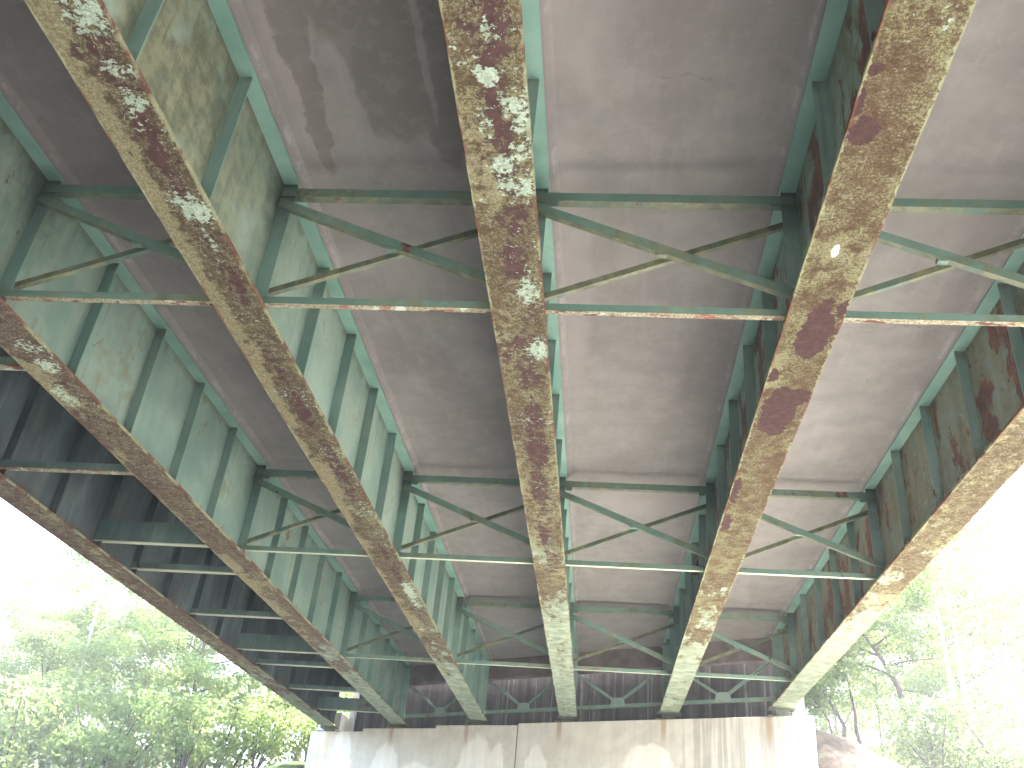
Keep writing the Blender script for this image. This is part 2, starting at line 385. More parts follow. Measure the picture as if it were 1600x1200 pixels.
# ------------------------------------------------------------------ girders
M_web = [green_mat('paint_web_sooty', 1, .0, .25, .72, (.52, .48, .60)),  # dark tint carries the shade of the left bay
         green_mat('paint_web_second', 2, .02, .34, .14, (1.12, 1.12, 1.10), (3, 7.5)),
         green_mat('paint_web_third', 3, .0, .22, .05, (1.22, 1.18, 1.14), (4, 7.5)),
         green_mat('paint_web_middle', 4, .0, .1, .0),
         green_mat('paint_web_grimy', 5, .16, .75, .18, (1.6, 1.5, 1.45)),
         green_mat('paint_web_rusted', 6, .15, .95, .10, (1.3, 1.05, 1.0), None, 1., 1.6)]
M_top = green_mat('paint_top_flange', 9, .0, .0, .0, (.88, 1.06, 1.02), None, .2, 2., 0)
M_stiff = [green_mat('paint_stiffener_sooty', 11, .0, .2, .6, (.45, .45, .55)),  # stiffener copy darkened to hold the left bay's shade
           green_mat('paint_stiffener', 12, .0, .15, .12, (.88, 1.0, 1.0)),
           green_mat('paint_stiffener_rusty', 13, .05, .3, .20, (1.15, 1.22, 1.25))]
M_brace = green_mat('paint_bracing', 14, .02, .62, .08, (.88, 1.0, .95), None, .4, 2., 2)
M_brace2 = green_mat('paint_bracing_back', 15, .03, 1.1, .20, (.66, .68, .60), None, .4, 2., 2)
M_under = chord_under_mat('chipped_chord_underside', 2, .03, 11.5)
M_dbrace = green_mat('paint_bracing_dark', 16, .02, .3, .25, (.62, .70, .72))

G3R = [(-.104, 3.26, .06, .07), (.071, 3.83, .05, .16), (.05, 4.12, .05, .2), (.0, 6.61, .07, .3), (.03, 7.56, .08, .36), (.06, 8.72, .08, .5), (-.17, 10.5, .13, .16), (.10, 5.5, .05, .3), (.02, 3.25, .03, .1), (.05, 12.2, .07, .8)]
G3W = [(.119, 3.41, .12, .08), (.078, 4.61, .13, .16), (.11, 3.03, .13, .14), (.10, 3.62, .07, .09), (.07, 4.95, .04, .12), (.10, 13.5, .08, .7)]
G4R = [(.047, 3.05, .03, .14), (.012, 3.80, .045, .27), (.0, 3.42, .03, .08), (.08, 3.95, .03, .15), (.158, 5.88, .075, .16), (-.18, 6.44, .085, .26), (.093, 6.92, .13, .16), (.066, 7.6, .10, .26), (.06, 4.75, .10, .14), (-.02, 9.3, .13, .4), (-.06, 10.7, .12, .4), (.03, 8.4, .12, .3), (.17, 4.7, .04, .2), (0, 5.2, .05, .25)]
G4W = [(.118, 3.72, .08, .08), (.185, 3.85, .07, .16), (-.075, 3.89, .07, .15), (.039, 4.22, .10, .10), (.12, 4.42, .13, .13), (.0, 3.50, .06, .07), (.158, 6.40, .09, .13), (.02, 3.18, .04, .08), (.13, 4.1, .09, .1), (.1, 5.5, .08, .2)]
G5R = [(-.13, 3.96, .085, .115), (-.205, 3.75, .04, .12), (.04, 6.14, .14, .36), (.185, 5.80, .04, .12), (-.02, 7.45, .165, .46), (.11, 7.15, .10, .16), (-.17, 9.25, .05, .36), (-.19, 6.8, .06, .12), (-.18, 3.5, .05, .03), (-.16, 10.2, .07, .25), (.05, 5.85, .06, .2)]
G5W = [(.109, 3.19, .05, .12), (-.08, 3.14, .07, .07), (.0, 3.02, .2, .14)]
M_fl = [flange_mat('flange_paint_far_left', 1, -.015, -.02, (.10, .3), .40, 14.5, cx=.05, val=1.35, purple=1.1),
        flange_mat('flange_paint_second', 2, .01, .012, (.10, .7), .25, 11.5, [], [(-.007, 6.44, .15, .13), (.046, 6.8, .1, .12), (-.09, 7.38, .1, .2)], .03, purple=.9, val=1.3),
        flange_mat('flange_paint_third', 3, .03, .015, (.13, 1.2), .55, 10, G3R, G3W, .07, 0, (13, 24), purple=.3),
        flange_mat('flange_paint_middle', 4, .045, .008, (.12, .25), .95, 6.5, G4R, G4W, .02, .5, (13, 24)),
        flange_mat('flange_paint_fourth', 5, -.10, -.06, (.06, .1), .85, 8, G5R, G5W, .0, 1.0, val=.86),
        flange_mat('flange_paint_far_right', 6, -.05, -.03, (.18, .2), .75, 5.0, [], [], .0, .2, val=1.15)]
# small pale scar on the fifth girder
def add_scar(mat, x, y, rx, ry):
    t = mat.node_tree; b = t.nodes['Principled BSDF']; m = NT.__new__(NT); m.mat = mat; m.t = t; m.n = t.nodes; m.b = b
    old = b.inputs['Base Color'].links[0].from_socket
    mk = m.patches(m.warped(m.obj(), 30, .03, 3), [(x, y, rx, ry)], .06)
    m.color(m.mix(mk, old, (.50, .55, .47)))
add_scar(M_fl[4], -.032, 5.09, .028, .075)

ords = ['far left', 'second from left', 'third from left', 'middle', 'second from right', 'far right']
glabel = ['far left steel girder with a dark sooty web, its flange against the trees',
          'second steel girder from the left, purplish brown flange with white flake patch',
          'third steel girder from the left, brown flange with tan outer edge and white flakes',
          'middle steel girder, mottled ochre flange with white flakes and red primer',
          'second steel girder from the right, tan flange with large bare maroon patches',
          'far right steel girder with rust red web, pale flange against bright sky']
sides = [(1,), (1,), (1,), (1, -1), (-1, 1), (-1,)]
girders = []
for i, gx in enumerate(GX):
    z = gz(gx); ye = face(gx, .42)
    g = empty('steel_girder', (gx, 0, z), glabel[i], 'girder', 'parallel steel bridge girders'); girders.append(g)
    # bottom flange with slightly ragged edges
    mb = MB(); n = int((ye - YB) / .035); rj = random.Random(i + 3)
    vs = []; e0 = e1 = 0
    for k in range(n + 1):
        y = YB + (ye - YB) * k / n
        e0 = e0 * .6 + rj.uniform(-.0022, .0022); e1 = e1 * .6 + rj.uniform(-.0022, .0022)
        a = -FW / 2 + e0; b = FW / 2 + e1
        vs += [(a, y, 0), (b, y, 0), (FW / 2, y, .032), (-FW / 2, y, .032)]
    fs = []
    for k in range(n):
        q = 4 * k
        fs += [(q, q + 1, q + 5, q + 4), (q + 1, q + 2, q + 6, q + 5), (q + 2, q + 3, q + 7, q + 6), (q + 3, q, q + 4, q + 7)]
    fs += [(0, 3, 2, 1), (4 * n, 4 * n + 1, 4 * n + 2, 4 * n + 3)]
    mb.add(vs, fs); mb.build('bottom_flange', M_fl[i], g)
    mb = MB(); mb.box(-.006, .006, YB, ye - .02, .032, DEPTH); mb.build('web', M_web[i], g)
    mb = MB(); mb.box(-TW / 2, TW / 2, YB, ye - .02, DEPTH, DEPTH + .025); mb.build('top_flange', M_top, g, bevel=.003)
    # stiffeners
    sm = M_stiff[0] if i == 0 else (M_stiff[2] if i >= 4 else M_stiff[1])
    for sd in sides[i]:
        k = -5
        while True:
            y = YF[0] + KF * gx + k * PIT + .0
            if y > ye - .7: break
            fr = (k % 5 == 0)
            w = .132 if fr else .112
            mb = MB(); x0, x1 = (.006, .006 + w) if sd > 0 else (-.006 - w, -.006)
            mb.box(x0, x1, y - .007, y + .007, .034 if fr else .06, DEPTH - .002)
            mb.build('stiffener', sm, g); k += 1
        mb = MB(); x0, x1 = (.006, .176) if sd > 0 else (-.176, -.006)
        mb.box(x0, x1, ye - .42, ye - .40, .034, DEPTH - .002); mb.build('bearing_stiffener', sm, g)

# ------------------------------------------------------------------ bracing
def angle(mb, p0, p1, up, back, h, d, t=.011, under=1, sgn=1):
    """rolled angle: upright leg (height h along up) in front, horizontal leg (depth d along back) at its foot"""
    up = Vector(up); back = Vector(back)
    mb.slab(p0, p1, back * t, up * h, 0)
    q0 = Vector(p0) + back * t; q1 = Vector(p1) + back * t
    n = len(mb.m); mb.slab(q0, q1, back * (d - t), up * t, 0)
    # underside faces of the angle take the chipped finish
    mb.m[n + 2] = under; mb.m[n - 6 + 2] = under
rowname = ['nearest', 'middle', 'farthest']
bayname = ['far left bay', 'bay left of the third girder from the left', 'bay just left of the middle girder', 'bay just right of the middle girder', 'rightmost bay']
U = Vector((0, 0, 1)); B = Vector((0, 1, 0))
for j, yf in enumerate(YF):
    for i in range(1, 5):
        xa, xb = GX[i] + .02, GX[i + 1] - .02
        ya, yb = yf + KF * xa, yf + KF * xb
        za, zb = gz(xa), gz(xb)
        xm = (xa + xb) / 2
        fr = empty('cross_frame', (xm, (ya + yb) / 2, (za + zb) / 2 + .13),
                   '%s X-braced frame in the %s' % (rowname[j], bayname[i]), 'cross frame', 'X-braced frames between the girders')
        org = fr.location.copy()
        def part(name, mb, mats):
            o = mb.build(name, mats, fr, org); return o
        off = -.020
        mb = MB(); angle(mb, (xa, ya + off - .012, za + .135), (xb, yb + off - .012, zb + .135), U, B, .070, .062); part('bottom_chord', mb, [M_brace, M_under])
        mb = MB(); angle(mb, (xa, ya + off - .012, za + DEPTH - .165), (xb, yb + off - .012, zb + DEPTH - .165), U, B, .095, .085, .011, 1); part('top_chord', mb, [M_brace, M_brace2])
        # front diagonal, upper left to lower right
        P0 = Vector((xa, ya + off - .045, za + DEPTH - .30)); P1 = Vector((xb, yb + off - .045, zb + .27))
        dv = (P1 - P0).normalized(); up = Vector((dv.z * -1, 0, dv.x)).normalized()
        mb = MB(); angle(mb, P0, P1, up, B, .085, .06, .011, 1); front_brace = part('diagonal_brace', mb, [M_brace, M_brace2])
        P0 = Vector((xa, ya + off + .034, za + .22)); P1 = Vector((xb, yb + off + .034, zb + DEPTH - .34))
        dv = (P1 - P0).normalized(); up = Vector((-dv.z, 0, dv.x)).normalized()
        mb = MB(); angle(mb, P0, P1, up, B, .055, .05, .010, 1); part('diagonal_brace', mb, [M_brace2, M_brace2])
        # filler plate at the crossing
        c = Vector((xm, (ya + yb) / 2 + off - .015, (za + zb) / 2 + .76))
        mb = MB(); mb.box(c.x - .06, c.x + .06, c.y - .017, c.y + .040, c.z - .03, c.z + .035); mb.build('crossing_plate', M_brace, front_brace, org)
        # connection plates on both girders
        for (xx, sgn, zz) in ((GX[i], 1, za), (GX[i + 1], -1, zb)):
            yy = yf + KF * xx
            mb = MB(); x0, x1 = (xx + .15, xx + .24) if sgn > 0 else (xx - .24, xx - .15)
            mb.box(x0, x1, yy - .021, yy - .011, zz + DEPTH - .22, zz + DEPTH - .06); part('gusset_plate', mb, M_brace)

# channel struts low in the shaded left bay
sl = ['deep channel strut', 'slim strut close behind a deep channel', 'slim strut midway between deep channels']
pos_words = ['nearest row', 'second row', 'third row', 'row at the abutment']
for j in range(4):
    for q, dy in enumerate((0, 1.23, 3.69)):
        y0 = YF[0] + 6.2 * j + dy
        xa, xb = GX[0] + .02, GX[1] - .02
        if y0 > 25.3: continue
        h = .30 if q == 0 else .09
        ya, yb = y0 + KF * xa, y0 + KF * xb
        fr = empty('channel_strut' if q == 0 else 'angle_strut', ((xa + xb) / 2, ya, gz(xa) + .2),
                   '%s between the two left girders, %s' % (sl[q], pos_words[j]), 'strut', 'struts between the two left girders')
        org = fr.location.copy()
        mb = MB(); mb.slab((xa, ya - .03, gz(xa) + .185), (xb, yb - .03, gz(xb) + .185), (0, .012, 0), (0, 0, h)); mb.build('strut_web', M_dbrace, fr, org)
        mb = MB(); mb.slab((xa, ya - .03, gz(xa) + .17), (xb, yb - .03, gz(xb) + .17), (0, .09, 0), (0, 0, .0145)); mb.build('strut_flange', M_under, fr, org)
        if q == 0:
            mb = MB(); mb.slab((xa, ya - .03, gz(xa) + .1855 + h), (xb, yb - .03, gz(xb) + .1855 + h), (0, .09, 0), (0, 0, .012)); mb.build('strut_flange', M_dbrace, fr, org)

# V-braced end frames over the abutment
for i in range(1, 5):
    xa, xb = GX[i] + .02, GX[i + 1] - .02
    xm = (xa + xb) / 2; off = .40
    fr = empty('end_frame', (xm, face(xm, off), gz(xm) + .2), 'V-braced end frame over the abutment, %s' % bayname[i], 'end frame', 'V-braced end frames over the abutment')
    org = fr.location.copy(); al = Vector((1, SK, 0)).normalized(); nb = Vector((-SK, 1, 0)).normalized()
    def P(x, z, o=0): return Vector((x, face(x, off + o), gz(x) + z))
    mb = MB(); angle(mb, P(xa, .19), P(xb, .19), U, nb, .08, .075); mb.build('bottom_chord', [M_brace, M_brace2], fr, org)
    for s in (-1, 1):
        a = P(xa + .05, 1.05, -.02) if s < 0 else P(xb - .05, 1.05, -.02); b = P(xm + s * .10, .33, -.02)
        dv = (b - a).normalized(); up = dv.cross(nb).normalized()
        if up.z < 0: up = -up
        mb = MB(); angle(mb, a, b, up, nb, .065, .05, .01); mb.build('diagonal_brace', [M_brace, M_brace2], fr, org)
    mb = MB(); c = P(xm, .20, -.035)
    prof = [(-.20, 0), (.20, 0), (.16, .17), (.09, .21), (-.09, .21), (-.16, .17)]
    fr0 = [c + al * u + U * v for u, v in prof]; bk = [p + nb * .012 for p in fr0]
    mb.add(fr0 + bk, [tuple(range(6)), tuple(range(11, 5, -1))] + [(k, (k + 1) % 6, 6 + (k + 1) % 6, 6 + k) for k in range(6)])
    mb.build('gusset_plate', green_mat('paint_gusset', 21, 0, .1, 0, (1.05, 1, 1)) if i == 1 else D.materials['paint_gusset'], fr, org)

# ------------------------------------------------------------------ deck
M_deck = deck_mat()
deck = empty('bridge_deck', (GX[3], 0, gz(GX[3]) + DEPTH), 'wide stained concrete deck slab carried by the green girders', 'bridge deck')
dorg = deck.location.copy()
prof = [(GX[0] - .95, gz(GX[0] - .95) + DEPTH + .075)]
for gx in GX:
    zt = gz(gx) + DEPTH + .0255
    prof += [(gx - .235, gz(gx - .235) + DEPTH + .075), (gx - .185, zt + .014), (gx - .165, zt + .0005), (gx + .165, zt + .0005), (gx + .185, zt + .014), (gx + .235, gz(gx + .235) + DEPTH + .075)]
prof.append((GX[5] + .95, gz(GX[5] + .95) + DEPTH + .075))
nP = len(prof); top = [(x, z + .30) for x, z in ((prof[-1]), (prof[0]))]
ring = prof + [(top[0][0], top[0][1]), (top[1][0], top[1][1])]
mb = MB(); N = len(ring)
A_ = [(x, YB, z) for x, z in ring]; B_ = [(x, face(x, .60), z) for x, z in ring]
mb.add(A_ + B_, [(k, (k + 1) % N, N + (k + 1) % N, N + k) for k in range(N)] + [tuple(range(N - 1, -1, -1)), tuple(range(N, 2 * N))])
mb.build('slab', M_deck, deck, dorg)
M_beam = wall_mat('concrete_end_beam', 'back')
M_pale = wall_mat('concrete_pale', 'pale')
# concrete end beams between girders
def skewbox(mb, xa, xb, o0, o1, z0a, z1a, z0b=None, z1b=None):
    z0b = z0a if z0b is None else z0b; z1b = z1a if z1b is None else z1b
    mb.hexa([(xa, face(xa, o0), z0a), (xb, face(xb, o0), z0b), (xb, face(xb, o1), z0b), (xa, face(xa, o1), z0a),
             (xa, face(xa, o0), z1a), (xb, face(xb, o0), z1b), (xb, face(xb, o1), z1b), (xa, face(xa, o1), z1a)])
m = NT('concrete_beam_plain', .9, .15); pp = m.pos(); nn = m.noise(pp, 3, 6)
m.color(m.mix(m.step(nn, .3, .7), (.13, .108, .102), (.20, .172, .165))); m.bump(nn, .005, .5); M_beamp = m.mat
for i in range(5):
    xa, xb = GX[i] + .01, GX[i + 1] - .01
    mb = MB(); skewbox(mb, xa, xb, .45, .70, gz(xa) + DEPTH - .42, gz(xa) + DEPTH + .072, gz(xb) + DEPTH - .42, gz(xb) + DEPTH + .072)
    mb.build('end_beam', M_beamp, deck, dorg)
for s, gx in ((-1, GX[0] - .95), (1, GX[5] + .95)):
    mb = MB(); x0, x1 = (gx - .0, gx + .3) if s < 0 else (gx - .3, gx)
    zt = gz(gx) + DEPTH + .376
    mb.hexa([(x0, YB, zt), (x1, YB, zt), (x1, face(x1, .5), zt), (x0, face(x0, .5), zt), (x0 + .05, YB, zt + .8), (x1 - .05, YB, zt + .8), (x1 - .05, face(x1, .5), zt + .8), (x0 + .05, face(x0, .5), zt + .8)])
    mb.build('parapet', M_pale, deck, dorg)

# ------------------------------------------------------------------ abutment
ab = empty('abutment', (-1.8, face(-1.8, .5), 0), 'broad pale concrete abutment wall with water stains under the girder ends', 'abutment')
aorg = ab.location.copy()
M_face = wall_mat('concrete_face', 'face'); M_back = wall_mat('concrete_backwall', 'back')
ZT = [(-8.10, 3.840 + EYE), (-6.42, 3.825 + EYE), (-6.42, 3.900 + EYE), (-4.24, 3.885 + EYE), (-4.24, 3.962 + EYE), (-2.02, 3.935 + EYE), (-2.02, 3.980 + EYE), (4.44, 4.065 + EYE)]
fp = [(-8.10, -.6), (4.44, -.6)] + ZT[::-1]
mb = MB(); k = len(fp)
F_ = [(x, face(x, 0), z) for x, z in fp]; K_ = [(x, face(x, 1.5), z) for x, z in fp]
mb.add(F_ + K_, [tuple(range(k)), tuple(range(2 * k - 1, k - 1, -1))] + [(a, (a + 1) % k, k + (a + 1) % k, k + a) for a in range(k)])
mb.build('wall', M_face, ab, aorg, bevel=.012)
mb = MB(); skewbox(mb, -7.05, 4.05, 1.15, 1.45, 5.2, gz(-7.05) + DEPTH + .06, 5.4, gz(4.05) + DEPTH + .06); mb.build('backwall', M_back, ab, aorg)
mb = MB(); skewbox(mb, 4.12, 4.38, .55, 1.4, 5.4, 6.35, 5.4, 6.40); mb.build('cheek_wall', M_pale, ab, aorg, bevel=.01)
mb = MB(); skewbox(mb, -8.02, -7.30, .35, 1.4, 5.2, 6.0); mb.build('cheek_wall', M_pale, ab, aorg, bevel=.01)
mb = MB(); skewbox(mb, -7.22, -7.06, .95, 1.40, 5.2, 6.95); mb.build('cheek_wall', M_pale, ab, aorg, bevel=.01)
for x0, dx in ((-7.95, -.0), (4.10, 0)):
    mb = MB(); y0 = face(x0, 1.52)
    mb.box(x0, x0 + .32, y0, y0 + 6, -.6, 5.4); mb.build('wing_wall', M_face, ab, aorg)

# bearings under the girder ends
M_bear = green_mat('paint_bearing', 22, .03, .25, .05, (1.0, 1.0, 1.0))
def seat(x):
    for (x0, z0), (x1, z1) in zip(ZT, ZT[1:]):
        if x0 <= x <= x1 and x1 > x0: return z0 + (z1 - z0) * (x - x0) / (x1 - x0)
bn = ['far left', 'second from the left', 'third from the left', 'middle', 'second from the right', 'far right']
for i, gx in enumerate(GX):
    zs = seat(gx); zt = gz(gx)
    be = empty('bearing', (gx, face(gx, .30), zs), 'green steel bearing under the %s girder end on the abutment' % bn[i], 'bearing', 'bearings on the abutment seat')
    org = be.location.copy(); yc = face(gx, .32)
    mb = MB(); mb.box(gx - .31, gx + .31, yc - .17, yc + .2, zs + .002, zs + .035); mb.build('masonry_plate', M_bear, be, org)
    mb = MB(); mb.box(gx - .15, gx + .15, yc - .10, yc + .12, zs + .037, zt - .035); mb.build('rocker', M_bear, be, org, bevel=.008)
    mb = MB(); mb.box(gx - .27, gx + .27, yc - .14, yc + .16, zt - .033, zt - .003); mb.build('sole_plate', M_bear, be, org)

# ------------------------------------------------------------------ terrain
def sst(a, b, v):
    t = min(1, max(0, (v - a) / (b - a))); return t * t * (3 - 2 * t)
def ground(x, y):
    u = y - face(max(-60, min(60, x)))
    # hold the wall plane straight beyond its ends
    if x > 4.3: u = y - face(4.3) - .2 * (4.3 - x) * 0
    if x < -8: u = y - face(-8)
    out = max(0, x - 5.2, -8.6 - x)
    crest = max(4.9 + 1.25 * sst(3.9, 4.7, x) - .42 * out, .3) if x > 0 else max(4.9 - .30 * out, .3)
    if -8.0 < x < 4.4: r = 0. if u < .75 else 1.
    else: r = sst(-5.5, 3.5 if x > 0 else 2.0, u)
    z = crest * r
    d = math.hypot(x, y - 5)
    z += max(0, d - 48) * .10 + .12 * math.sin(x * .7 + y * .33) * sst(12, 25, d) + .06 * math.sin(x * 2.1 - y * 1.3) * sst(8, 20, d)
    return z
xs = sorted(set([-400, -250, -150, -100, -75] + [round(-60 + i * 1.0, 2) for i in range(121)] + [75, 100, 150, 250, 400] + [-8.12, -7.98, 4.38, 4.46]))
ys = sorted(set([-400, -250, -150, -90, -60] + [round(-40 + i * 1.0, 2) for i in range(121)] + [100, 130, 180, 260, 400]))
mb = MB(); vs = [(x, y, ground(x, y)) for y in ys for x in xs]; W = len(xs)
fs = [(r * W + c, r * W + c + 1, (r + 1) * W + c + 1, (r + 1) * W + c) for r in range(len(ys) - 1) for c in range(W - 1)]
m = NT('ground_soil', .95, .1); pp = m.pos(); n1 = m.noise(pp, .35, 5); n2 = m.noise(pp, 5, 6, .65)
sx = m.sep(pp)
soil = m.mix(m.step(n2, .35, .65), (.016, .012, .008), (.052, .038, .025))
grass = m.mix(m.step(n2, .35, .65), (.018, .032, .010), (.045, .070, .022))
col = m.mix(m.step(n1, .56, .62), soil, grass)
# pale packed gravel below the bridge, unseen left part darkened to dim the left bay
gr = m.mix(m.step(m.noise(pp, 30, 4), .4, .6), (.105, .102, .098), (.160, .156, .15))
gm = m.ma('MULTIPLY', m.step(sx[2], .15, .5, 1, 0), m.step(m.vm('LENGTH', m.vm('SUBTRACT', pp, (6, 8, 0))), 26, 34, 1, 0))
col = m.mix(gm, col, gr)
lm = m.ma('MULTIPLY', m.step(m.ma('ADD', sx[0], m.ma('MULTIPLY', n1, 3)), -5.5, -2.5, 1, 0), m.step(sx[2], .4, 1.2, 1, 0))
col = m.mix(m.ma('MULTIPLY', lm, .9), col, m.mix(n2, (.05, .045, .035), (.10, .09, .06)))
ap = m.ma('ADD', m.ma('MULTIPLY', sx[0], -SK), m.ma('SUBTRACT', sx[1], CA))
am = m.ma('MULTIPLY', m.step(ap, -9, -7.5), m.ma('MULTIPLY', m.step(sx[2], .15, .5, 1, 0), m.step(m.ma('ABSOLUTE', m.ma('ADD', sx[0], 1)), 11, 13, 1, 0)))
col = m.mix(am, col, m.mix(n2, (.44, .42, .38), (.55, .53, .48)))  # unseen pale apron, added to bounce light onto the abutment wall
m.color(col); m.bump(n2, .05, .6)
gob = mb; mb.add(vs, fs); g_ = mb.build('ground', m.mat); tag(g_, kind='structure')
for p in g_.data.polygons: p.use_smooth = True
if g_.data.polygons[0].normal.z < 0: g_.data.flip_normals()

# ------------------------------------------------------------------ trees
def tube(mb, pts, radii, seg=8):
    pts = [Vector(p) for p in pts]; n = len(pts); vs = []
    for i, p in enumerate(pts):
        d = (pts[min(i + 1, n - 1)] - pts[max(i - 1, 0)]).normalized()
        a = d.cross(Vector((.3, 1, .1))).normalized(); b = d.cross(a)
        for s in range(seg):
            t = 2 * math.pi * s / seg; vs.append(p + (a * math.cos(t) + b * math.sin(t)) * radii[i])
    fs = [(i * seg + s, i * seg + (s + 1) % seg, (i + 1) * seg + (s + 1) % seg, (i + 1) * seg + s) for i in range(n - 1) for s in range(seg)]
    mb.add(vs, fs + [tuple(range(seg - 1, -1, -1)), tuple(range((n - 1) * seg, n * seg))])
def crown_mesh(name, clumps, leaf, per, mat, rng, flat=.55):
    """clumps: (x,y,z,r). leaf-sized bent quads scattered in each clump"""
    C = []; R = []
    for (x, y, z, r) in clumps:
        n = int(per * (r ** 2))
        d = rng.normal(size=(n, 3)); d /= np.linalg.norm(d, axis=1)[:, None]
        rad = r * rng.random(n) ** .42
        p = d * rad[:, None] * np.array([1, 1, flat]) + np.array([x, y, z])
        C.append(p)
    C = np.concatenate(C); n = len(C)
    nr = rng.normal(size=(n, 3)) + np.array([0, 0, 1.1]); nr /= np.linalg.norm(nr, axis=1)[:, None]
    t = np.cross(nr, rng.normal(size=(n, 3))); t /= np.linalg.norm(t, axis=1)[:, None]
    b = np.cross(nr, t); s = leaf * (.6 + .8 * rng.random(n))[:, None]
    V = np.stack([C - t * s, C + b * s * .55 - nr * s * .12, C + t * s, C - b * s * .55 - nr * s * .12], axis=1).reshape(-1, 3)
    me = D.meshes.new(name); me.vertices.add(4 * n); me.vertices.foreach_set('co', V.ravel())
    me.loops.add(4 * n); me.loops.foreach_set('vertex_index', np.arange(4 * n, dtype=np.int32))
    me.polygons.add(n); me.polygons.foreach_set('loop_start', np.arange(0, 4 * n, 4, dtype=np.int32))
    try: me.polygons.foreach_set('loop_total', np.full(n, 4, dtype=np.int32))
    except Exception: pass
    me.materials.append(mat); me.update(calc_edges=True); me.validate()
    return me
M_leafA = leaf_mat('leaves_bright', (.115, .185, .065), (.195, .275, .100))
M_leafB = leaf_mat('leaves_cool', (.125, .195, .075), (.200, .270, .105))
M_leafC = leaf_mat('leaves_yellow', (.130, .190, .065), (.215, .280, .105))
M_barkP = bark_mat('bark_pale', (.30, .26, .22), (.48, .44, .38)); M_barkD = bark_mat('bark_dark', (.055, .043, .038), (.12, .095, .08))

def make_tree(seed, h, spread, pts=None, r0=.14, base=.35, nl=11, leaf=.062, per=620, mb_=None, leafm=None, barkm=None, lean=0, clr=(.55, 1.15)):
    """returns trunk mesh-builder and crown mesh, both relative to the base"""
    rr = random.Random(seed); rng = np.random.default_rng(seed)
    mb = MB()
    if pts is None:
        pts = [(0, 0, 0)]; x = y = 0
        for k in range(1, 7):
            x += rr.uniform(-.14, .14) * h / 10 + lean * .1; y += rr.uniform(-.14, .14) * h / 10; pts.append((x, y, h * .88 * k / 6))
    n = len(pts); tube(mb, pts, [r0 * (1 - .8 * k / (n - 1)) for k in range(n)])
    clumps = []
    zt = pts[-1][2]
    def at(z):
        for a, b in zip(pts, pts[1:]):
            if a[2] <= z <= b[2] + 1e-6:
                t = (z - a[2]) / max(1e-6, b[2] - a[2]); return Vector(a).lerp(Vector(b), t)
        return Vector(pts[-1])
    ang = rr.uniform(0, 6)
    for k in range(nl):
        z = zt * (base + (1 - base) * (k + .5) / nl); p = at(z); ang += 2.4 + rr.uniform(-.5, .5)
        f = (z / zt - base) / (1 - base); L = spread * (.55 + .75 * math.sin(math.pi * min(1, .18 + f * .8))) * rr.uniform(.75, 1.15)
        rise = L * rr.uniform(.15, .55)
        q = [p, p + Vector((math.cos(ang) * L * .5, math.sin(ang) * L * .5, rise * .7)), p + Vector((math.cos(ang) * L, math.sin(ang) * L, rise))]
        rb = r0 * .38 * (1 - .6 * f); tube(mb, q, [rb, rb * .6, rb * .2], 5)
        for t, rad in ((1.0, 1), (.72, .95), (.45, .7)):
            c = q[0].lerp(q[2], t) + Vector((rr.uniform(-.5, .5), rr.uniform(-.5, .5), rr.uniform(-.2, .5)))
            clumps.append((c.x, c.y, c.z, rad * rr.uniform(*clr)))
            if rr.random() < .6:
                e = c + Vector((rr.uniform(-1, 1), rr.uniform(-1, 1), rr.uniform(-.5, .6))); clumps.append((e.x, e.y, e.z, rr.uniform(.35, .65)))
                tube(mb, [q[1], e], [rb * .35, rb * .12], 4)
    p = Vector(pts[-1])
    for k in range(4): clumps.append((p.x + rr.uniform(-.7, .7), p.y + rr.uniform(-.7, .7), p.z + rr.uniform(-.3, .9), rr.uniform(.5, .9)))
    return mb, crown_mesh('crown', clumps, leaf, per, leafm, rng)

protos = []
for s, (lm, bk) in enumerate([(M_leafA, M_barkD), (M_leafB, M_barkD), (M_leafC, M_barkP), (M_leafA, M_barkP), (M_leafB, M_barkP)]):
    tb, cr_ = make_tree(100 + s, 12, 2.7, leafm=lm, barkm=bk, nl=14)
    me = None
    o = tb.build('trunk', bk, None); tme = o.data; D.objects.remove(o)
    for p in tme.polygons: p.use_smooth = True
    protos.append((tme, cr_))
def place(name, label, cat, group, x, y, scale, rz, proto, sz=1.):
    t = empty(name, (x, y, ground(x, y) - .1), label, cat, group); t.rotation_euler.z = rz; t.scale = (scale, scale, scale * sz)
    a = D.objects.new('trunk', proto[0]); link(a, t); b = D.objects.new('crown', proto[1]); link(b, t)
    return t
# left wood: x, y, scale, proto, label
LT = [(-9.6, 31, .72, 1, 'small leafy tree right beside the left end of the abutment'),
      (-11.6, 33.5, .80, 4, 'slim blue-green tree second out from the abutment on the left'),
      (-14.0, 31, .88, 0, 'bushy bright green tree below the far left girder'),
      (-16.6, 35, 1.00, 2, 'yellow-green tree with a pale trunk in the left wood'),
      (-19.0, 31.5, .92, 4, 'tree with a thin pale stem near the bottom left of the picture'),
      (-21.8, 34.5, .86, 0, 'bright green tree at the left picture edge'),
      (-24.5, 36, .84, 2, 'yellowish tree cut by the left picture edge'),
      (-13.2, 41, 1.18, 1, 'tall tree behind, its top just under the far left girder'),
      (-17.5, 44, 1.28, 3, 'tallest hazy tree at the back of the left wood'),
      (-22.5, 45, 1.12, 1, 'tall back-row tree fading into the white sky on the left'),
      (-27.5, 46, 1.0, 0, 'low back-row tree at the far left'),
      (-10.6, 42, 1.05, 3, 'back-row tree seen through the gap by the abutment corner'),
      (-32, 44, .95, 3, 'outermost tree of the left wood'),
      (-12.8, 50, 1.3, 0, 'farthest tree filling the gap left of the abutment'),
      (-19.5, 38, .95, 1, 'dense cool green tree in the middle of the left wood'),
      (-25.5, 40, 1.0, 4, 'dense tree behind the left picture edge')]
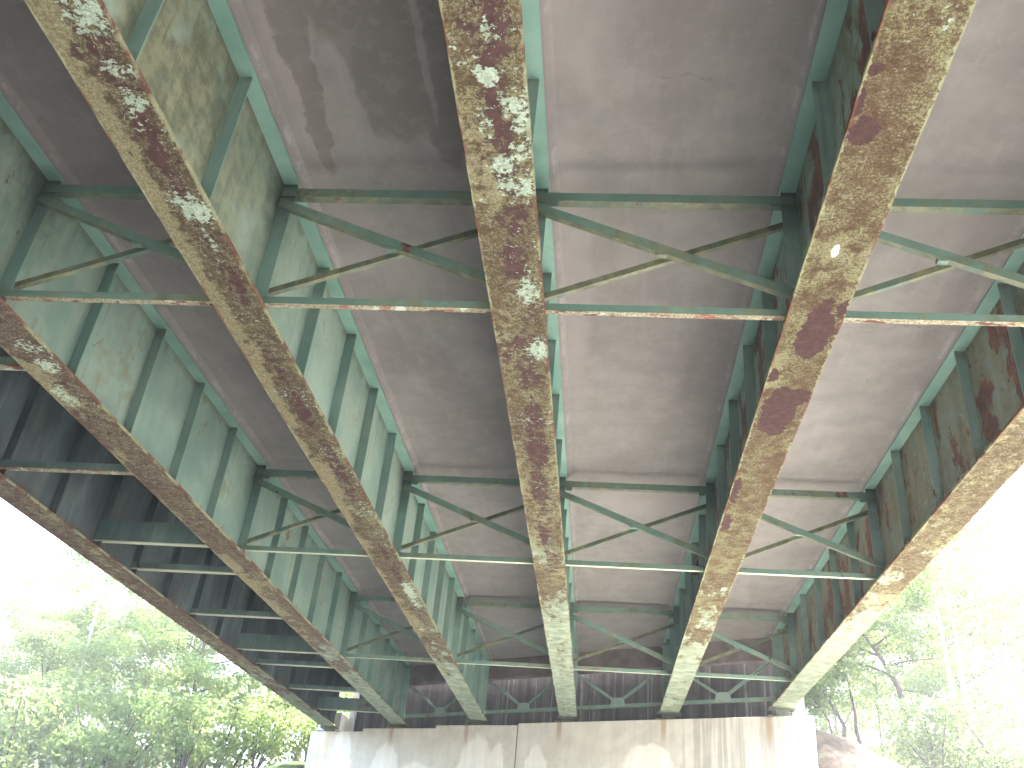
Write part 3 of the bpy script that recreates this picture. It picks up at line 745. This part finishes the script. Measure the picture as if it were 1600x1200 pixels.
for k, (x, y, s, p, lb) in enumerate(LT):
    place('broadleaf_tree', lb, 'tree', 'trees left of the bridge', x, y, s, k * 1.7, protos[p])
RT = [(12.6, 34, .98, 0, 'bright green tree behind the twin pale trunks on the right'),
      (16.5, 36, 1.12, 1, 'leafy tree at the right picture edge, cool green'),
      (19.0, 33, 1.05, 2, 'yellow-green tree partly cut by the right picture edge'),
      (9.4, 38, .92, 2, 'yellowish back tree behind the crooked dark trunk'),
      (14.5, 43, 1.28, 3, 'tall pale back tree high on the right'),
      (20.5, 42, 1.30, 4, 'tallest back-row tree at the far right'),
      (10.6, 45, 1.10, 4, 'distant tree seen just right of the abutment'),
      (7.6, 36, .66, 1, 'low tree behind the S-curved trunk by the abutment'),
      (16.0, 29.5, .74, 0, 'low bushy tree in the bottom right corner'),
      (24, 38, 1.1, 0, 'outermost tree of the right wood')]
for k, (x, y, s, p, lb) in enumerate(RT):
    place('broadleaf_tree', lb, 'tree', 'trees right of the bridge', x, y, s, k * 2.3 + .4, protos[p])

# individually shaped trees on the right bank
def own_tree(name, label, pts, y, r0, nl, spread, leafm, barkm, seed, base=.45, per=560, clr=(.4, .8), ext=0):
    x0, z0 = pts[0]; g = ground(x0, y) - .15
    P = [(0, 0, 0)]
    if z0 - g > .4: P.append(((pts[0][0] - x0), 0, z0 - g))
    P += [(px - x0, .12 * math.sin(k), pz - g) for k, (px, pz) in enumerate(pts[1:], 1)]
    if ext:
        lx, ly, lz = P[-1]; px, py, pz = P[-2]; P.append((lx + (lx - px) * ext / (lz - pz), ly + .2, lz + ext))
    t = empty(name, (x0, y, g), label, 'tree', 'individually bent trees on the right bank')
    tb, cr_ = make_tree(seed, 10, spread, P, r0, base, nl, .060, per, None, leafm, barkm, clr=clr)
    o = tb.build('trunk', barkm, t, (0, 0, 0), smooth=True)
    c = D.objects.new('crown', cr_); link(c, t)
own_tree('crooked_tree', 'dark S-curved trunk closest to the right end of the abutment', [(6.63, 6.32), (6.80, 6.6), (6.86, 6.86), (6.68, 7.14), (6.37, 7.61), (6.2, 8.13)], 27, .085, 5, .8, M_leafB, M_barkD, 1, .75, ext=.9)
own_tree('crooked_tree', 'short dark sapling between the abutment and the S-curved trunk', [(6.56, 6.53), (6.62, 6.84), (6.57, 7.1), (6.4, 7.35)], 27.6, .05, 5, .6, M_leafB, M_barkD, 2, .7, ext=.8)
own_tree('straight_tree', 'slender brown trunk just right of the S-curved trunk', [(7.78, 6.56), (7.69, 7.18), (7.7, 7.74), (7.59, 8.39)], 29, .10, 6, 1.0, M_leafA, M_barkD, 3, .7, ext=2.2)
own_tree('crooked_tree', 'dark trunk with a bent top and broken-looking fork left of the pale trunks', [(8.32, 6.14), (8.47, 6.81), (8.53, 7.42), (8.44, 8.02), (8.15, 8.54), (7.9, 8.98)], 27, .15, 6, 1.1, M_leafB, M_barkD, 4, .68, ext=.8)
own_tree('pale_tree', 'left one of two tall pale trunks rising side by side on the right', [(9.09, 5.68), (9.2, 6.92), (9.18, 8.06), (9.12, 9.07), (9.04, 10.13)], 25, .085, 9, 1.5, M_leafC, M_barkP, 5, .55, ext=2.5)
own_tree('pale_tree', 'right one of two tall pale trunks, leaning slightly to the lower right', [(9.92, 6.04), (9.87, 7.49), (9.88, 8.51), (9.85, 9.49), (9.72, 10.59)], 26, .10, 9, 1.6, M_leafA, M_barkP, 6, .55, ext=2.5)
own_tree('pale_tree', 'pale trunk closest to the right picture edge', [(11.93, 6.65), (12.02, 8.23), (12.03, 9.52), (11.97, 10.68)], 28, .09, 9, 1.6, M_leafC, M_barkP, 7, .5, ext=2)
own_tree('straight_tree', 'thin grey-brown trunk between the bent dark trunk and the twin pale trunks', [(9.51, 7.19), (9.52, 7.8), (9.54, 8.33)], 33, .06, 7, 1.1, M_leafA, M_barkD, 8, .6, ext=3)
own_tree('straight_tree', 'far pale stem behind the twin trunks', [(13.29, 7.43), (13.6, 9.4), (13.97, 11.99)], 34, .08, 9, 1.7, M_leafA, M_barkP, 9, .5, ext=1)

# shrubs
def shrub(seed, lm):
    rr = random.Random(seed); rng = np.random.default_rng(seed); mb = MB(); cl = []
    for k in range(9):
        a = rr.uniform(0, 6.28); L = rr.uniform(.3, 1.5); h = rr.uniform(1.2, 2.6)
        tip = (math.cos(a) * L, math.sin(a) * L, h); tube(mb, [(0, 0, 0), (tip[0] * .4, tip[1] * .4, h * .55), tip], [.03, .02, .008], 5)
        cl.append((*tip, rr.uniform(.4, .8))); cl.append((tip[0] * .6, tip[1] * .6, h * .6, rr.uniform(.35, .6)))
    o = mb.build('stems', M_barkD); me = o.data; D.objects.remove(o)
    return me, crown_mesh('foliage', cl, .062, 560, lm, rng, .75)
sp_ = [shrub(1, M_leafA), shrub(2, M_leafC), shrub(3, M_leafB)]
SH = [(-8.9, 29.6, 1.0, 0, 'leafy shrub touching the left corner of the abutment'), (-10.6, 29, .95, 1, 'yellow-green shrub left of the abutment'), (-12.6, 28.4, 1.1, 2, 'cool green shrub lower left of the abutment'),
      (-15.4, 28.5, 1.5, 0, 'large shrub at the bottom of the left wood'), (-18.2, 28.5, 1.6, 1, 'pale shrub in the bottom left corner'),
      (-10.0, 33.5, 1.7, 2, 'tall dense shrub behind the shrubs at the abutment corner'), (-13.5, 33.0, 1.9, 1, 'broad yellow-green shrub under the bushy bright tree'), (-17.0, 32.0, 1.9, 2, 'broad cool green shrub low in the left wood'),
      (8.4, 24.6, .95, 2, 'low shrub on the brown bank nearest the abutment'), (10.2, 24.4, 1.2, 0, 'bright shrub at the bottom edge right of the brown bank'), (12.0, 25.2, 1.3, 1, 'yellowish shrub at the bottom edge beside the twin pale trunks'), (9.2, 26.6, .9, 1, 'pale shrub on the crest of the brown bank'),
      (7.3, 30.5, .8, 1, 'small shrub behind the S-curved trunk'), (9.0, 29.0, .9, 2, 'cool green shrub at the foot of the bent dark trunk'), (10.8, 28.0, 1.3, 0, 'bright shrub below the twin pale trunks'),
      (12.8, 29.5, 1.4, 1, 'yellow-green shrub near the bottom right corner'), (8.6, 33, 1.0, 0, 'shrub half hidden behind the slender brown trunk')]
for k, (x, y, s, p, lb) in enumerate(SH):
    t = empty('shrub', (x, y, ground(x, y) - .05), lb, 'shrub', 'shrubs on the banks'); t.scale = (s,) * 3; t.rotation_euler.z = k
    a = D.objects.new('stems', sp_[p][0]); link(a, t); b = D.objects.new('foliage', sp_[p][1]); link(b, t)

# ------------------------------------------------------------------ light
az = math.radians(58); el = math.radians(50)       # sun: to the right (east = +x) and behind the camera
sd = Vector((math.sin(az + math.pi / 2 * 1.0) * 0 + math.cos(math.radians(24)) * math.cos(el), math.sin(math.radians(24)) * math.cos(el), math.sin(el)))
L = D.lights.new('sun', 'SUN'); L.energy = 5.0; L.angle = math.radians(1.5); L.color = (1, .975, .93)
lo = D.objects.new('sun', L); link(lo); lo.rotation_euler = sd.to_track_quat('Z', 'Y').to_euler(); lo.location = (20, -20, 30)
w = D.worlds.new('World'); SC.world = w; w.use_nodes = True
sky = w.node_tree.nodes.new('ShaderNodeTexSky'); sky.sky_type = 'NISHITA'; sky.sun_disc = False
sky.sun_elevation = el; sky.sun_rotation = math.atan2(sd.x, sd.y); sky.dust_density = 3.5; sky.air_density = 1.0; sky.ozone_density = .6
bg = w.node_tree.nodes['Background']; bg.inputs[1].default_value = .15
w.node_tree.links.new(sky.outputs[0], bg.inputs[0])
hz = MB(); hz.box(-62, 62, -30, 95, -2.5, 34)  # haze box added to whiten the trees, standing in for glare
hm = D.materials.new('haze_air'); hm.use_nodes = True; ht = hm.node_tree; ht.nodes.clear()
ho = ht.nodes.new('ShaderNodeOutputMaterial'); hv = ht.nodes.new('ShaderNodeVolumePrincipled')
hv.inputs['Color'].default_value = (.97, .98, 1, 1); hv.inputs['Density'].default_value = .0024; hv.inputs['Anisotropy'].default_value = .0
ht.links.new(hv.outputs[0], ho.inputs['Volume'])
tag(hz.build('haze', hm), kind='stuff')
SC.view_settings.view_transform = 'Standard'; SC.view_settings.look = 'None'; SC.view_settings.gamma = 1
SC.view_settings.exposure = 4.0
SC.cycles.max_bounces = 10; SC.cycles.diffuse_bounces = 6; SC.cycles.use_denoising = True
